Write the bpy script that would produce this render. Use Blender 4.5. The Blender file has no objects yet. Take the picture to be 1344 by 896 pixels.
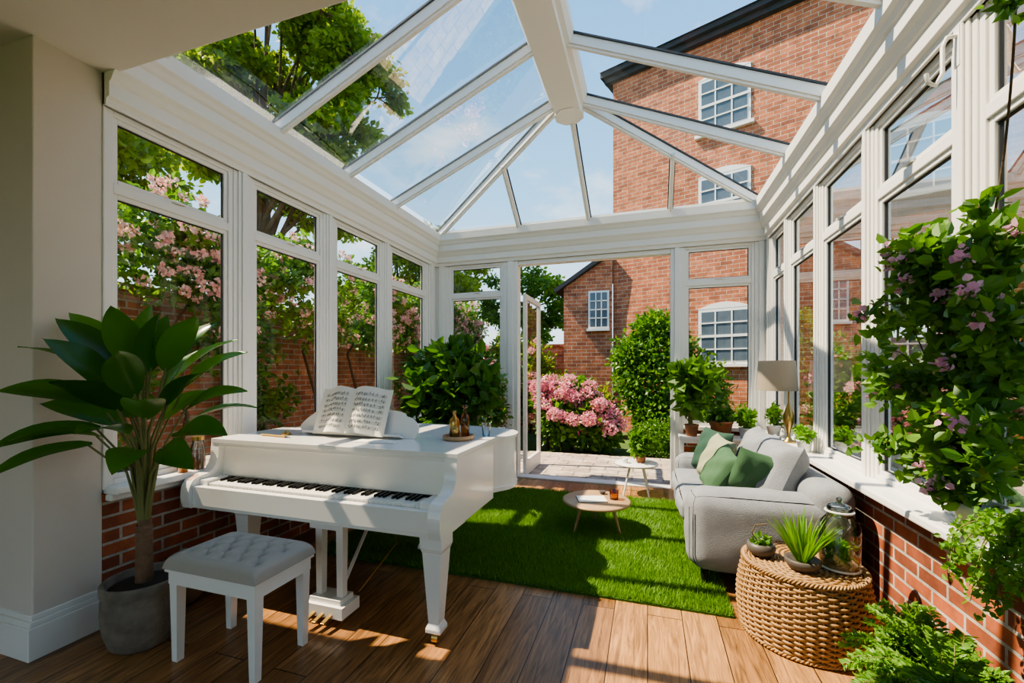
import bpy, math, random
import numpy as np
from mathutils import Vector, Matrix
rng=np.random.default_rng(7); random.seed(5)
scene=bpy.context.scene

# ------------------------------------------------------------------ mesh builder
class MB:
    def __init__(s): s.V=[];s.F=[];s.n=0;s.M=None
    def add(s,v,fs,mat=0,smooth=False):
        v=np.asarray(v,float).reshape(-1,3)
        if s.M is not None:
            v=v@s.M[:3,:3].T+s.M[:3,3]
        if not isinstance(fs,list) or (len(fs) and np.isscalar(fs[0])): fs=[fs]
        for f in fs:
            f=np.asarray(f,int)
            if f.ndim==1: f=f[None,:]
            if len(f): s.F.append((f+s.n,mat,smooth))
        s.V.append(v); s.n+=len(v)
    def setM(s,loc=(0,0,0),rot=(0,0,0),sc=1):
        from mathutils import Euler
        m=Matrix.Translation(loc)@Euler(rot,'XYZ').to_matrix().to_4x4()@Matrix.Scale(sc,4)
        s.M=np.array(m)
    def noM(s): s.M=None
    def box(s,x0,x1,y0,y1,z0,z1,mat=0):
        if x0>x1:x0,x1=x1,x0
        if y0>y1:y0,y1=y1,y0
        if z0>z1:z0,z1=z1,z0
        v=[(x0,y0,z0),(x1,y0,z0),(x1,y1,z0),(x0,y1,z0),(x0,y0,z1),(x1,y0,z1),(x1,y1,z1),(x0,y1,z1)]
        s.add(v,np.array([(0,3,2,1),(4,5,6,7),(0,1,5,4),(1,2,6,5),(2,3,7,6),(3,0,4,7)]),mat)
    def fbox(s,cx,cy,z0,w0,z1,w1,mat=0,d0=None,d1=None,ox=0,oy=0):
        d0=w0 if d0 is None else d0; d1=w1 if d1 is None else d1
        a,b,c,d=w0/2,d0/2,w1/2,d1/2
        v=[(cx-a,cy-b,z0),(cx+a,cy-b,z0),(cx+a,cy+b,z0),(cx-a,cy+b,z0),
           (cx+ox-c,cy+oy-d,z1),(cx+ox+c,cy+oy-d,z1),(cx+ox+c,cy+oy+d,z1),(cx+ox-c,cy+oy+d,z1)]
        s.add(v,np.array([(0,3,2,1),(4,5,6,7),(0,1,5,4),(1,2,6,5),(2,3,7,6),(3,0,4,7)]),mat)
    def beam(s,p0,p1,w,h,mat=0,up=(0,0,1),off=0):
        p0=np.array(p0,float);p1=np.array(p1,float);d=p1-p0;d/=np.linalg.norm(d)
        sd=np.cross(d,up);sd/=np.linalg.norm(sd);u=np.cross(sd,d)
        v=[]
        for p in (p0,p1):
            for a,b in ((-1,-1),(1,-1),(1,1),(-1,1)):
                v.append(p+sd*a*w/2+u*(b*h/2+off))
        s.add(v,np.array([(0,3,2,1),(4,5,6,7),(0,1,5,4),(1,2,6,5),(2,3,7,6),(3,0,4,7)]),mat)
    def tube(s,pts,rad,seg=8,mat=0,smooth=True,caps=True):
        pts=np.array(pts,float);n=len(pts)
        if np.isscalar(rad): rad=[rad]*n
        v=[];
        for i in range(n):
            t=pts[min(i+1,n-1)]-pts[max(i-1,0)];t=t/(np.linalg.norm(t)+1e-9)
            if i==0:
                ref=np.array([1,0,0]) if abs(t[0])<.8 else np.array([0,1,0])
                a=np.cross(t,ref)
            else: a=a-t*np.dot(a,t)
            a=a/(np.linalg.norm(a)+1e-9);b=np.cross(t,a)
            for k in range(seg):
                th=2*math.pi*k/seg
                v.append(pts[i]+rad[i]*(a*math.cos(th)+b*math.sin(th)))
        f=[(i*seg+k,i*seg+(k+1)%seg,(i+1)*seg+(k+1)%seg,(i+1)*seg+k) for i in range(n-1) for k in range(seg)]
        fs=[np.array(f)]
        s.add(v,fs,mat,smooth)
        if caps:
            vv=v[:seg]; s.add(vv,np.arange(seg)[::-1],mat,False)
            vv=v[-seg:]; s.add(vv,np.arange(seg),mat,False)
    def ring(s,cx,cy,T,rad,z,tr,seg=6,mat=0):
        n=len(T);v=np.zeros((n,seg,3))
        for k in range(seg):
            th=2*math.pi*k/seg
            rr=rad+tr[0]*math.cos(th);v[:,k,0]=cx+rr*np.cos(T);v[:,k,1]=cy+rr*np.sin(T);v[:,k,2]=z+tr[1]*math.sin(th)
        idx=np.arange(n*seg).reshape(n,seg);nx=np.roll(idx,-1,0);ky=np.roll(idx,-1,1);nk=np.roll(nx,-1,1)
        f=np.stack([idx,nx,nk,ky],-1).reshape(-1,4)
        s.add(v.reshape(-1,3),f,mat,True)
    def cyl(s,x,y,z0,z1,r0,r1=None,seg=24,mat=0):
        r1=r0 if r1 is None else r1
        s.lathe([(0,z0),(r0,z0),(r0,z0),(r1,z1),(r1,z1),(0,z1)],x,y,seg,mat,False)
    def lathe(s,prof,x=0,y=0,seg=32,mat=0,smooth=True,z=0):
        th=np.arange(seg)*2*math.pi/seg
        v=[];
        for r,zz in prof:
            r=max(r,1e-4)
            v+= [(x+r*math.cos(t),y+r*math.sin(t),z+zz) for t in th]
        f=[(i*seg+k,i*seg+(k+1)%seg,(i+1)*seg+(k+1)%seg,(i+1)*seg+k) for i in range(len(prof)-1) for k in range(seg)]
        s.add(v,np.array(f),mat,smooth)
    def prism(s,poly,axis,a0,a1,mat=0,smooth=False):
        n=len(poly)
        def mk(p,a):
            if axis=='x': return (a,p[0],p[1])
            if axis=='y': return (p[0],a,p[1])
            return (p[0],p[1],a)
        v=[mk(p,a0) for p in poly]+[mk(p,a1) for p in poly]
        side=[(i,(i+1)%n,n+(i+1)%n,n+i) for i in range(n)]
        s.add(v,[np.arange(n)[::-1],np.arange(n)+n],mat,False)
        s.add(v,np.array(side),mat,smooth)
    def ell(s,c,r,seg=20,rings=12,mat=0):
        v=[];
        for i in range(rings+1):
            ph=math.pi*i/rings
            for k in range(seg):
                th=2*math.pi*k/seg
                v.append((c[0]+r[0]*math.sin(ph)*math.cos(th),c[1]+r[1]*math.sin(ph)*math.sin(th),c[2]-r[2]*math.cos(ph)))
        f=[(i*seg+k,i*seg+(k+1)%seg,(i+1)*seg+(k+1)%seg,(i+1)*seg+k) for i in range(rings) for k in range(seg)]
        s.add(v,np.array(f),mat,True)
    def rbox(s,x0,x1,y0,y1,z0,z1,r=.05,mat=0,puff=0,m=5,k=10,wr=0):
        c=np.array([(x0+x1)/2,(y0+y1)/2,(z0+z1)/2]);h=np.array([abs(x1-x0)/2,abs(y1-y0)/2,abs(z1-z0)/2]);r=min(r,*(h*.99))
        def lst(hh):
            e=hh-r
            a=[-e-r*math.tan(math.pi/4*(1-i/m)) for i in range(m)]
            mid=list(np.linspace(-e,e,k))
            return np.array(a+mid+[-q for q in a[::-1]])
        L=[lst(q) for q in h]
        for ax in range(3):
            for sg in (-1,1):
                a1,a2=(ax+1)%3,(ax+2)%3
                A,B=np.meshgrid(L[a1],L[a2],indexing='ij')
                P=np.zeros(A.shape+(3,));P[...,ax]=sg*h[ax];P[...,a1]=A;P[...,a2]=B
                Q=np.clip(P,-(h-r),(h-r));D=P-Q;D/=np.linalg.norm(D,axis=-1,keepdims=True)
                R=Q+D*r
                w=np.clip((1-(R[...,a1]/h[a1])**2)*(1-(R[...,a2]/h[a2])**2),0,1)
                R[...,ax]+=sg*puff*w
                R[...,ax]+=wr*w*np.sin(R[...,a1]*23+R[...,a2]*9+sg)*np.cos(R[...,a2]*17-R[...,a1]*6)
                n1,n2=A.shape
                idx=np.arange(n1*n2).reshape(n1,n2)
                f=np.stack([idx[:-1,:-1],idx[1:,:-1],idx[1:,1:],idx[:-1,1:]],-1).reshape(-1,4)
                if sg<0: f=f[:,::-1]
                s.add((R+c).reshape(-1,3),f,mat,True)
    def pillow(s,w,h,t,mat=0,n=24,wr=.0):
        u=np.linspace(-1,1,n);U,W=np.meshgrid(u,u,indexing='ij')
        X=U*w/2*(1-.10*(1-W**2));Y=W*h/2*(1-.10*(1-U**2))
        T=t/2*((1-U**4)*(1-W**4))**.55
        T=T*(1+wr*np.sin(U*7+W*4)+wr*.6*np.sin(W*11-U*3))
        idx=np.arange(n*n).reshape(n,n)
        f=np.stack([idx[:-1,:-1],idx[1:,:-1],idx[1:,1:],idx[:-1,1:]],-1).reshape(-1,4)
        s.add(np.stack([X,Y,T],-1).reshape(-1,3),f,mat,True)
        s.add(np.stack([X,Y,-T],-1).reshape(-1,3),f[:,::-1],mat,True)
    def blade(s,base,d,up,L,W,droop=.2,mat=0,fold=.25,n=9,pw=.8,wave=0):
        base=np.array(base,float);d=np.array(d,float);d/=np.linalg.norm(d);up=np.array(up,float)
        sd=np.cross(d,up);sd/=np.linalg.norm(sd)+1e-9;u=np.cross(sd,d)
        v=[];p=base.copy();dd=d.copy()
        for i in range(n+1):
            t=i/n
            w=W/2*(math.sin(math.pi*min(1,t**pw*.97+.03)))**.85 if t<1 else 0.0008
            uu=np.cross(sd,dd)
            for q in (-1,-.5,0,.5,1):
                v.append(p+sd*w*q+uu*(abs(q)**1.3*w*fold+wave*W*math.sin(t*9+q*2)*abs(q)))
            dd=dd-u*droop/n*2*t; dd=dd-np.array([0,0,1])*droop/n*.6;dd/=np.linalg.norm(dd)
            p=p+dd*L/n
        f=[(i*5+k,i*5+k+1,(i+1)*5+k+1,(i+1)*5+k) for i in range(n) for k in range(4)]
        s.add(v,np.array(f),mat,True)
        return p
    def cloud(s,blobs,n,size,mat=0,hollow=.45,aspect=.32,down=0.0,flat=0.0):
        B=np.array(blobs,float);vol=(B[:,3]*B[:,4]*B[:,5])**(2/3);vol/=vol.sum()
        bi=rng.choice(len(B),n,p=vol)
        d=rng.normal(size=(n,3));d/=np.linalg.norm(d,axis=1,keepdims=True)
        rr=hollow+(1-hollow)*rng.random(n);rr*= (1+.12*rng.normal(size=n))
        P=B[bi,:3]+d*rr[:,None]*B[bi,3:6]
        s.leaves(P,d,size,mat,aspect,down)
    def leaves(s,P,d,size,mat=0,aspect=.32,down=0.,spread=1.0):
        n=len(P)
        a=d*.7+rng.normal(size=(n,3))*.7*spread;a[:,2]-=down;a/=np.linalg.norm(a,axis=1,keepdims=True)
        b=np.cross(a,rng.normal(size=(n,3)));b/=np.linalg.norm(b,axis=1,keepdims=True)
        c=np.cross(a,b)
        L=(size*(.6+.8*rng.random(n)))[:,None];W=L*aspect
        v=np.stack([P,P+a*L*.28+b*W*.85+c*W*.30,P+a*L*.65+b*W*.8+c*W*.22,P+a*L-c*W*.25,P+a*L*.65-b*W*.8+c*W*.22,P+a*L*.28-b*W*.85+c*W*.30],1).reshape(-1,3)
        i=np.arange(n)[:,None]*6
        f=np.concatenate([i+np.array([[0,1,2,3]]),i+np.array([[0,3,4,5]])],0)
        s.add(v,f,mat,False)
    def build(s,name,mats,bevel=0,loc=None,rotz=None,merge=False):
        V=np.concatenate(s.V);me=bpy.data.meshes.new(name)
        nl=sum(f.size for f,_,_ in s.F);npoly=sum(len(f) for f,_,_ in s.F)
        me.vertices.add(len(V));me.vertices.foreach_set('co',V.astype(np.float32).ravel())
        me.loops.add(nl);me.polygons.add(npoly)
        me.loops.foreach_set('vertex_index',np.concatenate([f.ravel() for f,_,_ in s.F]).astype(np.int32))
        tot=np.concatenate([np.full(len(f),f.shape[1]) for f,_,_ in s.F])
        st=np.concatenate([[0],np.cumsum(tot)[:-1]])
        me.polygons.foreach_set('loop_start',st.astype(np.int32))
        try: me.polygons.foreach_set('loop_total',tot.astype(np.int32))
        except Exception: pass
        for m in mats: me.materials.append(m)
        me.polygons.foreach_set('material_index',np.concatenate([np.full(len(f),m) for f,m,_ in s.F]).astype(np.int32))
        me.polygons.foreach_set('use_smooth',np.concatenate([np.full(len(f),sm) for f,_,sm in s.F]).astype(bool))
        me.update(calc_edges=True);me.validate()
        ob=bpy.data.objects.new(name,me);scene.collection.objects.link(ob)
        if loc is not None: ob.location=loc
        if rotz is not None: ob.rotation_euler=(0,0,rotz)
        if bevel:
            b=ob.modifiers.new('bev','BEVEL');b.width=bevel;b.segments=2;b.limit_method='ANGLE';b.angle_limit=math.radians(40)
        return ob

# ------------------------------------------------------------------ materials
def newmat(name):
    m=bpy.data.materials.new(name);m.use_nodes=True;nt=m.node_tree
    return m,nt,nt.nodes['Principled BSDF'],nt.nodes['Material Output']
def N(nt,t,**k):
    n=nt.nodes.new(t)
    for a,b in k.items(): setattr(n,a,b)
    return n
def c4(c): return (c[0],c[1],c[2],1)
def pbr(name,col,rough=.5,metal=0,var=.08,nscale=6,bump=0,bscale=60,col2=None,coat=0,trans=0,spec=None):
    m,nt,p,o=newmat(name);L=nt.links
    p.inputs['Roughness'].default_value=rough;p.inputs['Metallic'].default_value=metal
    if coat: p.inputs['Coat Weight'].default_value=coat;p.inputs['Coat Roughness'].default_value=.08
    tc=N(nt,'ShaderNodeTexCoord');no=N(nt,'ShaderNodeTexNoise');no.inputs['Scale'].default_value=nscale;no.inputs['Detail'].default_value=5
    L.new(tc.outputs['Object'],no.inputs['Vector'])
    mx=N(nt,'ShaderNodeMix',data_type='RGBA')
    c2=col2 or tuple(max(0,x*(1-var*2)) for x in col)
    mx.inputs[6].default_value=c4(col);mx.inputs[7].default_value=c4(c2)
    L.new(no.outputs['Fac'],mx.inputs[0]);L.new(mx.outputs[2],p.inputs['Base Color'])
    if bump:
        n2=N(nt,'ShaderNodeTexNoise');n2.inputs['Scale'].default_value=bscale;n2.inputs['Detail'].default_value=4
        L.new(tc.outputs['Object'],n2.inputs['Vector'])
        b=N(nt,'ShaderNodeBump');b.inputs['Strength'].default_value=bump;b.inputs['Distance'].default_value=.01
        L.new(n2.outputs['Fac'],b.inputs['Height']);L.new(b.outputs['Normal'],p.inputs['Normal'])
    return m
def leafmat(name,c1,c2,rough=.45,tr=.35,tcol=None):
    m,nt,p,o=newmat(name);L=nt.links
    g=N(nt,'ShaderNodeNewGeometry');mx=N(nt,'ShaderNodeMix',data_type='RGBA')
    mx.inputs[6].default_value=c4(c1);mx.inputs[7].default_value=c4(c2)
    L.new(g.outputs['Random Per Island'],mx.inputs[0]);L.new(mx.outputs[2],p.inputs['Base Color'])
    p.inputs['Roughness'].default_value=rough
    t=N(nt,'ShaderNodeBsdfTranslucent')
    hs=N(nt,'ShaderNodeMix',data_type='RGBA',blend_type='MULTIPLY');hs.inputs[0].default_value=1
    L.new(mx.outputs[2],hs.inputs[6]);hs.inputs[7].default_value=c4(tcol or (1.6,1.7,.7))
    L.new(hs.outputs[2],t.inputs['Color'])
    ms=N(nt,'ShaderNodeMixShader');ms.inputs[0].default_value=tr
    L.new(p.outputs[0],ms.inputs[1]);L.new(t.outputs[0],ms.inputs[2]);L.new(ms.outputs[0],o.inputs['Surface'])
    return m
def brickmat(name,ax,c1,c2,mortar,bw=.235,rh=.08,ms=.009,rot=False,bump=.6):
    m,nt,p,o=newmat(name);L=nt.links
    tc=N(nt,'ShaderNodeTexCoord');sp=N(nt,'ShaderNodeSeparateXYZ');cb=N(nt,'ShaderNodeCombineXYZ')
    L.new(tc.outputs['Object'],sp.inputs[0]);L.new(sp.outputs[ax[0]],cb.inputs[0]);L.new(sp.outputs[ax[1]],cb.inputs[1])
    b=N(nt,'ShaderNodeTexBrick');L.new(cb.outputs[0],b.inputs['Vector'])
    b.inputs['Scale'].default_value=1;b.inputs['Brick Width'].default_value=bw;b.inputs['Row Height'].default_value=rh
    b.inputs['Mortar Size'].default_value=ms;b.inputs['Mortar Smooth'].default_value=.2;b.inputs['Bias'].default_value=-.1
    b.inputs['Color1'].default_value=c4(c1);b.inputs['Color2'].default_value=c4(c2);b.inputs['Mortar'].default_value=c4(mortar)
    no=N(nt,'ShaderNodeTexNoise');no.inputs['Scale'].default_value=5;no.inputs['Detail'].default_value=8;no.inputs['Roughness'].default_value=.7
    L.new(tc.outputs['Object'],no.inputs['Vector'])
    mr=N(nt,'ShaderNodeMapRange');mr.inputs[1].default_value=.3;mr.inputs[2].default_value=.7;L.new(no.outputs['Fac'],mr.inputs[0])
    mx=N(nt,'ShaderNodeMix',data_type='RGBA',blend_type='OVERLAY');mx.inputs[0].default_value=.5
    L.new(b.outputs['Color'],mx.inputs[6]);L.new(mr.outputs[0],mx.inputs[7])
    L.new(mx.outputs[2],p.inputs['Base Color']);p.inputs['Roughness'].default_value=.85
    bp=N(nt,'ShaderNodeBump');bp.inputs['Strength'].default_value=bump;bp.inputs['Distance'].default_value=.012;bp.invert=True
    L.new(b.outputs['Fac'],bp.inputs['Height']);L.new(bp.outputs['Normal'],p.inputs['Normal'])
    return m
def glassmat(name,tint=(1,1,1),k=.8,rough=0.0,base=0.0):
    m,nt,p,o=newmat(name);L=nt.links;nt.nodes.remove(p)
    t=N(nt,'ShaderNodeBsdfTransparent');t.inputs[0].default_value=c4(tint)
    g=N(nt,'ShaderNodeBsdfGlossy');g.inputs['Roughness'].default_value=rough
    f=N(nt,'ShaderNodeFresnel');f.inputs[0].default_value=1.45
    ma=N(nt,'ShaderNodeMath',operation='MULTIPLY_ADD');ma.inputs[1].default_value=k;ma.inputs[2].default_value=base
    L.new(f.outputs[0],ma.inputs[0])
    ms=N(nt,'ShaderNodeMixShader');L.new(ma.outputs[0],ms.inputs[0]);L.new(t.outputs[0],ms.inputs[1]);L.new(g.outputs[0],ms.inputs[2])
    L.new(ms.outputs[0],o.inputs['Surface'])
    return m

WHITE=pbr('white_paint',(.82,.79,.75),.38,var=.015)
WALLP=pbr('wall_plaster',(.66,.585,.52),.8,var=.02,bump=.05,bscale=90)
CEIL=pbr('ceiling_plaster',(.76,.70,.64),.85,var=.02)
PIANO=pbr('piano_lacquer',(.86,.83,.79),.22,var=.01,coat=.4)
IVORY=pbr('ivory',(.86,.83,.77),.25,var=.02)
BLACK=pbr('ebony',(.012,.012,.012),.25,var=.1)
BRASS=pbr('brass',(.55,.36,.13),.3,metal=1,var=.1)
BRK_X=brickmat('brick_inner_side',(1,2),(.42,.11,.045),(.19,.05,.025),(.42,.36,.30))
BRK_Y=brickmat('brick_inner_end',(0,2),(.42,.11,.045),(.19,.05,.025),(.42,.36,.30))
BRK_G=brickmat('brick_garden_side',(1,2),(.44,.16,.085),(.28,.09,.05),(.36,.31,.26))
BRK_H=brickmat('brick_house',(0,2),(.52,.165,.075),(.31,.09,.045),(.48,.37,.28),bw=.26,rh=.095,ms=.007)
GLASS=glassmat('window_glass',(.97,.985,.98),.7)
RGLASS=glassmat('roof_glass',(.92,.97,.99),.28)
JAR=glassmat('jar_glass',(.88,.94,.92),1.2,base=.10)
AMBER=glassmat('amber_glass',(.75,.42,.18),.8,base=.04)
SOFA=pbr('sofa_fabric',(.28,.29,.31),.95,var=.14,nscale=14,bump=.45,bscale=160)
STOOLF=pbr('stool_fabric',(.46,.41,.36),.9,var=.06,bump=.25,bscale=260)
GR1=pbr('cushion_deep_green',(.022,.07,.045),.9,bump=.3,bscale=200)
GR2=pbr('cushion_sage',(.34,.34,.21),.9,bump=.3,bscale=200)
GR3=pbr('cushion_green',(.055,.13,.06),.9,bump=.3,bscale=200)
STONEPOT=pbr('stone_pot',(.33,.27,.21),.9,var=.4,nscale=11,bump=.9,bscale=30)
TERRA=pbr('terracotta',(.36,.15,.07),.85,var=.15)
WHITEPOT=pbr('white_ceramic',(.75,.74,.72),.3,var=.02)
DARKPOT=pbr('dark_ceramic',(.12,.10,.085),.45,var=.2)
SOIL=pbr('soil',(.05,.032,.02),.95,bump=.8,bscale=60)
BARK=pbr('bark',(.18,.115,.065),.95,var=.3,nscale=20,bump=.8,bscale=50)
BARK2=pbr('palm_bark',(.30,.17,.10),.95,var=.3,nscale=30,bump=1,bscale=60)
STEM=pbr('stem',(.24,.24,.08),.6,var=.2)
WOODL=pbr('light_wood',(.56,.34,.18),.45,var=.2,nscale=5)
PAPER=pbr('paper',(.84,.80,.72),.8,var=.02)
INK=pbr('ink',(.05,.05,.05),.8)
SLATE=pbr('slate',(.05,.055,.065),.8,var=.3,nscale=12)
GASK=pbr('rubber_gasket',(.03,.03,.035),.6)
SHADE=leafmat('lamp_shade',(.46,.38,.29),(.48,.40,.30),.9,.4,(1,1,1))
TAN=pbr('tan_fabric',(.42,.27,.18),.9,var=.2,bump=.5,bscale=40)
LEAF_BIG=leafmat('rubbery_leaf',(.022,.10,.016),(.08,.22,.03),.27,.30,(1.8,2.0,.5))
LEAF_A=leafmat('leaf_mid',(.05,.15,.02),(.16,.31,.045),.45,.38)
LEAF_B=leafmat('leaf_dark',(.035,.12,.018),(.10,.23,.03),.4,.35)
LEAF_T=leafmat('leaf_tree',(.11,.20,.025),(.30,.37,.055),.5,.5,(1.6,1.6,.6))
LEAF_F=leafmat('leaf_fern',(.10,.25,.03),(.22,.40,.06),.5,.4)
PINK=leafmat('petal_pink',(.86,.26,.36),(.92,.58,.60),.6,.2,(1,1,1))
PINKL=leafmat('petal_pale',(.84,.40,.40),(.88,.66,.58),.6,.3,(1,1,1))
LILAC=leafmat('petal_lilac',(.86,.36,.58),(.90,.60,.74),.6,.3,(1,1,1))
GRASS=leafmat('turf_blade',(.085,.215,.02),(.20,.38,.045),.5,.3,(1.3,1.4,.5))
TURF=pbr('turf_base',(.04,.11,.012),.95)

def floor_mat():
    m,nt,p,o=newmat('oak_boards');L=nt.links
    tc=N(nt,'ShaderNodeTexCoord');sp=N(nt,'ShaderNodeSeparateXYZ');cb=N(nt,'ShaderNodeCombineXYZ')
    L.new(tc.outputs['Object'],sp.inputs[0]);L.new(sp.outputs[1],cb.inputs[0]);L.new(sp.outputs[0],cb.inputs[1])
    b=N(nt,'ShaderNodeTexBrick');L.new(cb.outputs[0],b.inputs['Vector'])
    b.offset=.37;b.offset_frequency=2
    for k,v in (('Scale',1),('Brick Width',1.7),('Row Height',.2),('Mortar Size',.003),('Mortar Smooth',.1),('Bias',0)): b.inputs[k].default_value=v
    b.inputs['Color1'].default_value=(.43,.215,.088,1);b.inputs['Color2'].default_value=(.225,.103,.038,1);b.inputs['Mortar'].default_value=(.04,.02,.009,1)
    mp=N(nt,'ShaderNodeMapping');mp.inputs['Scale'].default_value=(22,1.6,1);L.new(tc.outputs['Object'],mp.inputs[0])
    ad=N(nt,'ShaderNodeVectorMath',operation='ADD');sc=N(nt,'ShaderNodeVectorMath',operation='SCALE');sc.inputs[3].default_value=25
    L.new(b.outputs['Color'],sc.inputs[0]);L.new(mp.outputs[0],ad.inputs[0]);L.new(sc.outputs[0],ad.inputs[1])
    no=N(nt,'ShaderNodeTexNoise');no.inputs['Scale'].default_value=1.6;no.inputs['Detail'].default_value=10;no.inputs['Distortion'].default_value=1.5;no.inputs['Roughness'].default_value=.64
    L.new(ad.outputs[0],no.inputs['Vector'])
    mr=N(nt,'ShaderNodeMapRange');mr.inputs[1].default_value=.32;mr.inputs[2].default_value=.68;mr.inputs[3].default_value=.15;mr.inputs[4].default_value=.80;L.new(no.outputs['Fac'],mr.inputs[0])
    mx=N(nt,'ShaderNodeMix',data_type='RGBA',blend_type='OVERLAY');mx.inputs[0].default_value=.85
    L.new(b.outputs['Color'],mx.inputs[6]);L.new(mr.outputs[0],mx.inputs[7]);L.new(mx.outputs[2],p.inputs['Base Color'])
    p.inputs['Roughness'].default_value=.30
    bp=N(nt,'ShaderNodeBump');bp.inputs['Strength'].default_value=.3;bp.inputs['Distance'].default_value=.004;bp.invert=True
    L.new(b.outputs['Fac'],bp.inputs['Height']);L.new(bp.outputs['Normal'],p.inputs['Normal'])
    return m
OAK=floor_mat()
PAVE=brickmat('patio_paving',(0,1),(.50,.41,.33),(.36,.29,.23),(.22,.18,.15),bw=.42,rh=.24,ms=.012)
RATTAN=pbr('rattan',(.46,.27,.12),.5,var=.3,nscale=30,col2=(.25,.125,.05))
RATD=pbr('weave_gap_shade',(.10,.05,.02),.8)  # dark colour stands in for shade between the woven strands

# ------------------------------------------------------------------ room constants
XL,XR,YE=-3.05,1.37,5.8
YC=1.70
ZC=3.25; ZE=3.5; HUB=(-.80,4.5,4.45)
def PT(side,a,z,d):
    if side=='left': return (XL+d,a,z)
    if side=='right': return (XR-d,a,z)
    return (a,YE-d,z)
def wbox(mb,side,a0,a1,z0,z1,d0,d1,mat=0):
    p=PT(side,a0,z0,d0);q=PT(side,a1,z1,d1)
    mb.box(p[0],q[0],p[1],q[1],p[2],q[2],mat)
def frame(mb,side,a0,a1,z0,z1,w,d0,d1,mat=0):
    wbox(mb,side,a0,a0+w,z0,z1,d0,d1,mat);wbox(mb,side,a1-w,a1,z0,z1,d0,d1,mat)
    wbox(mb,side,a0+w,a1-w,z0,z0+w,d0,d1,mat);wbox(mb,side,a0+w,a1-w,z1-w,z1,d0,d1,mat)
def pane(mb,side,a0,a1,z0,z1,d,mat=1):
    v=[PT(side,a0,z0,d),PT(side,a1,z0,d),PT(side,a1,z1,d),PT(side,a0,z1,d)]
    mb.add(v,np.array([(0,1,2,3)]),mat)
wn=[0]
def window(side,a0,a1,z0=.82,z1=3.06,tr=2.60):
    wn[0]+=1;mb=MB()
    frame(mb,side,a0,a1,z0,z1,.035,-.06,-.0)
    wbox(mb,side,a0+.035,a1-.035,tr-.03,tr+.03,-.06,-.0)
    for (p,q) in ((z0+.035,tr-.03),(tr+.03,z1-.035)):
        frame(mb,side,a0+.035,a1-.035,p,q,.028,-.05,-.012)
        frame(mb,side,a0+.063,a1-.063,p+.028,q-.028,.007,-.042,-.024,3)
        pane(mb,side,a0+.06,a1-.06,p+.025,q-.025,-.034)
    am=(a0+a1)/2
    wbox(mb,side,am-.03,am+.05,tr+.038,tr+.052,-.012,.012,0)
    mb.build('window_%d'%wn[0],[WHITE,GLASS,BRASS,GASK],bevel=.004)

left_w=[(1.69,2.50),(2.66,3.46),(3.62,4.44),(4.62,5.52)]
right_w=[(.2,1.4),(1.52,2.38),(2.52,3.28),(3.42,4.15),(4.28,4.98),(5.10,5.62)]
for a,b in left_w: window('left',a,b)
for a,b in right_w: window('right',a,b)
window('end',-2.82,-1.96)
window('end',.43,1.23)

def posts(name,side,wins,lo,hi):
    mb=MB();edges=[lo]
    for a,b in wins: edges+= [a,b]
    edges.append(hi)
    for i in range(0,len(edges),2):
        a,b=edges[i],edges[i+1]
        if b-a<.02: continue
        wbox(mb,side,a,b,.80,3.06,-.09,.008)
        w=b-a
        if w>.1:
            wbox(mb,side,a+w*.2,b-w*.2,.80,3.06,.008,.02)
            wbox(mb,side,a+w*.36,b-w*.36,.80,3.06,.02,.032)
    wbox(mb,side,lo,hi,3.06,3.5,-.16,.02)
    mb.build(name,[WHITE],bevel=.005)
posts('trim_1','left',left_w,1.67,YE)
posts('trim_2','right',right_w,-2.4,YE)

mb=MB()
for a,b,z0 in ((XL,-2.82,.8),(-1.96,-1.75,0),(.28,.43,0),(1.23,XR,.8)):
    wbox(mb,'end',a,b,z0,3.06,-.14,.01);w=b-a
    wbox(mb,'end',a+w*.3,b-w*.3,z0,3.06,.01,.028)
wbox(mb,'end',XL,XR,3.06,3.5,-.16,.02)
wbox(mb,'end',-1.75,.28,3.0,3.06,-.12,.0)
wbox(mb,'end',-1.75,.28,0,.02,-.16,.02)
mb.build('trim_3',[WHITE],bevel=.005)

prof=[(0,3.06),(.03,3.06),(.035,3.10),(.06,3.11),(.06,3.19),(.075,3.20),(.095,3.235),(.12,3.26),(.12,3.34),(.135,3.35),(.15,3.38),(.175,3.40),(.175,3.50),(.0,3.50)]
mb=MB()
mb.prism([(XL+d,z) for d,z in prof][::-1],'y',1.67,YE)
mb.build('trim_4',[WHITE],bevel=.003)
mb=MB()
mb.prism([(XR-d,z) for d,z in prof],'y',YC,YE)
mb.build('trim_5',[WHITE],bevel=.003)
mb=MB()
mb.prism([(YE-d,z) for d,z in prof],'x',XL,XR)
mb.build('trim_6',[WHITE],bevel=.003)

mb=MB();mb.box(XL-.25,XL,1.67,YE+.1,0,.775);mb.build('wall_left',[BRK_X])
mb=MB();mb.box(XR,XR+.25,-2.5,YE+.1,0,.775);mb.build('wall_right',[BRK_X])
mb=MB();mb.box(XL,-1.96,YE,YE+.25,0,.775);mb.box(.43,XR,YE,YE+.25,0,.775);mb.build('wall_end',[BRK_Y])
for nm,a in (('left',(XL-.3,XL+.11,1.68,YE-.1)),('right',(XR-.16,XR+.3,-2.4,YE-.1))):
    mb=MB();mb.box(a[0],a[1],a[2],a[3],.775,.82);
    if nm=='left': mb.box(XL,XL+.06,1.68,YE-.1,.735,.775)
    else: mb.box(XR-.09,XR,-2.4,YE-.1,.735,.775)
    mb.build('windowsill_'+nm,[WHITE],bevel=.01)
mb=MB();mb.box(XL,-1.96,YE-.1,YE+.3,.775,.82);mb.box(.43,XR,YE-.1,YE+.3,.775,.82);mb.build('windowsill_end',[WHITE],bevel=.008)

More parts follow.
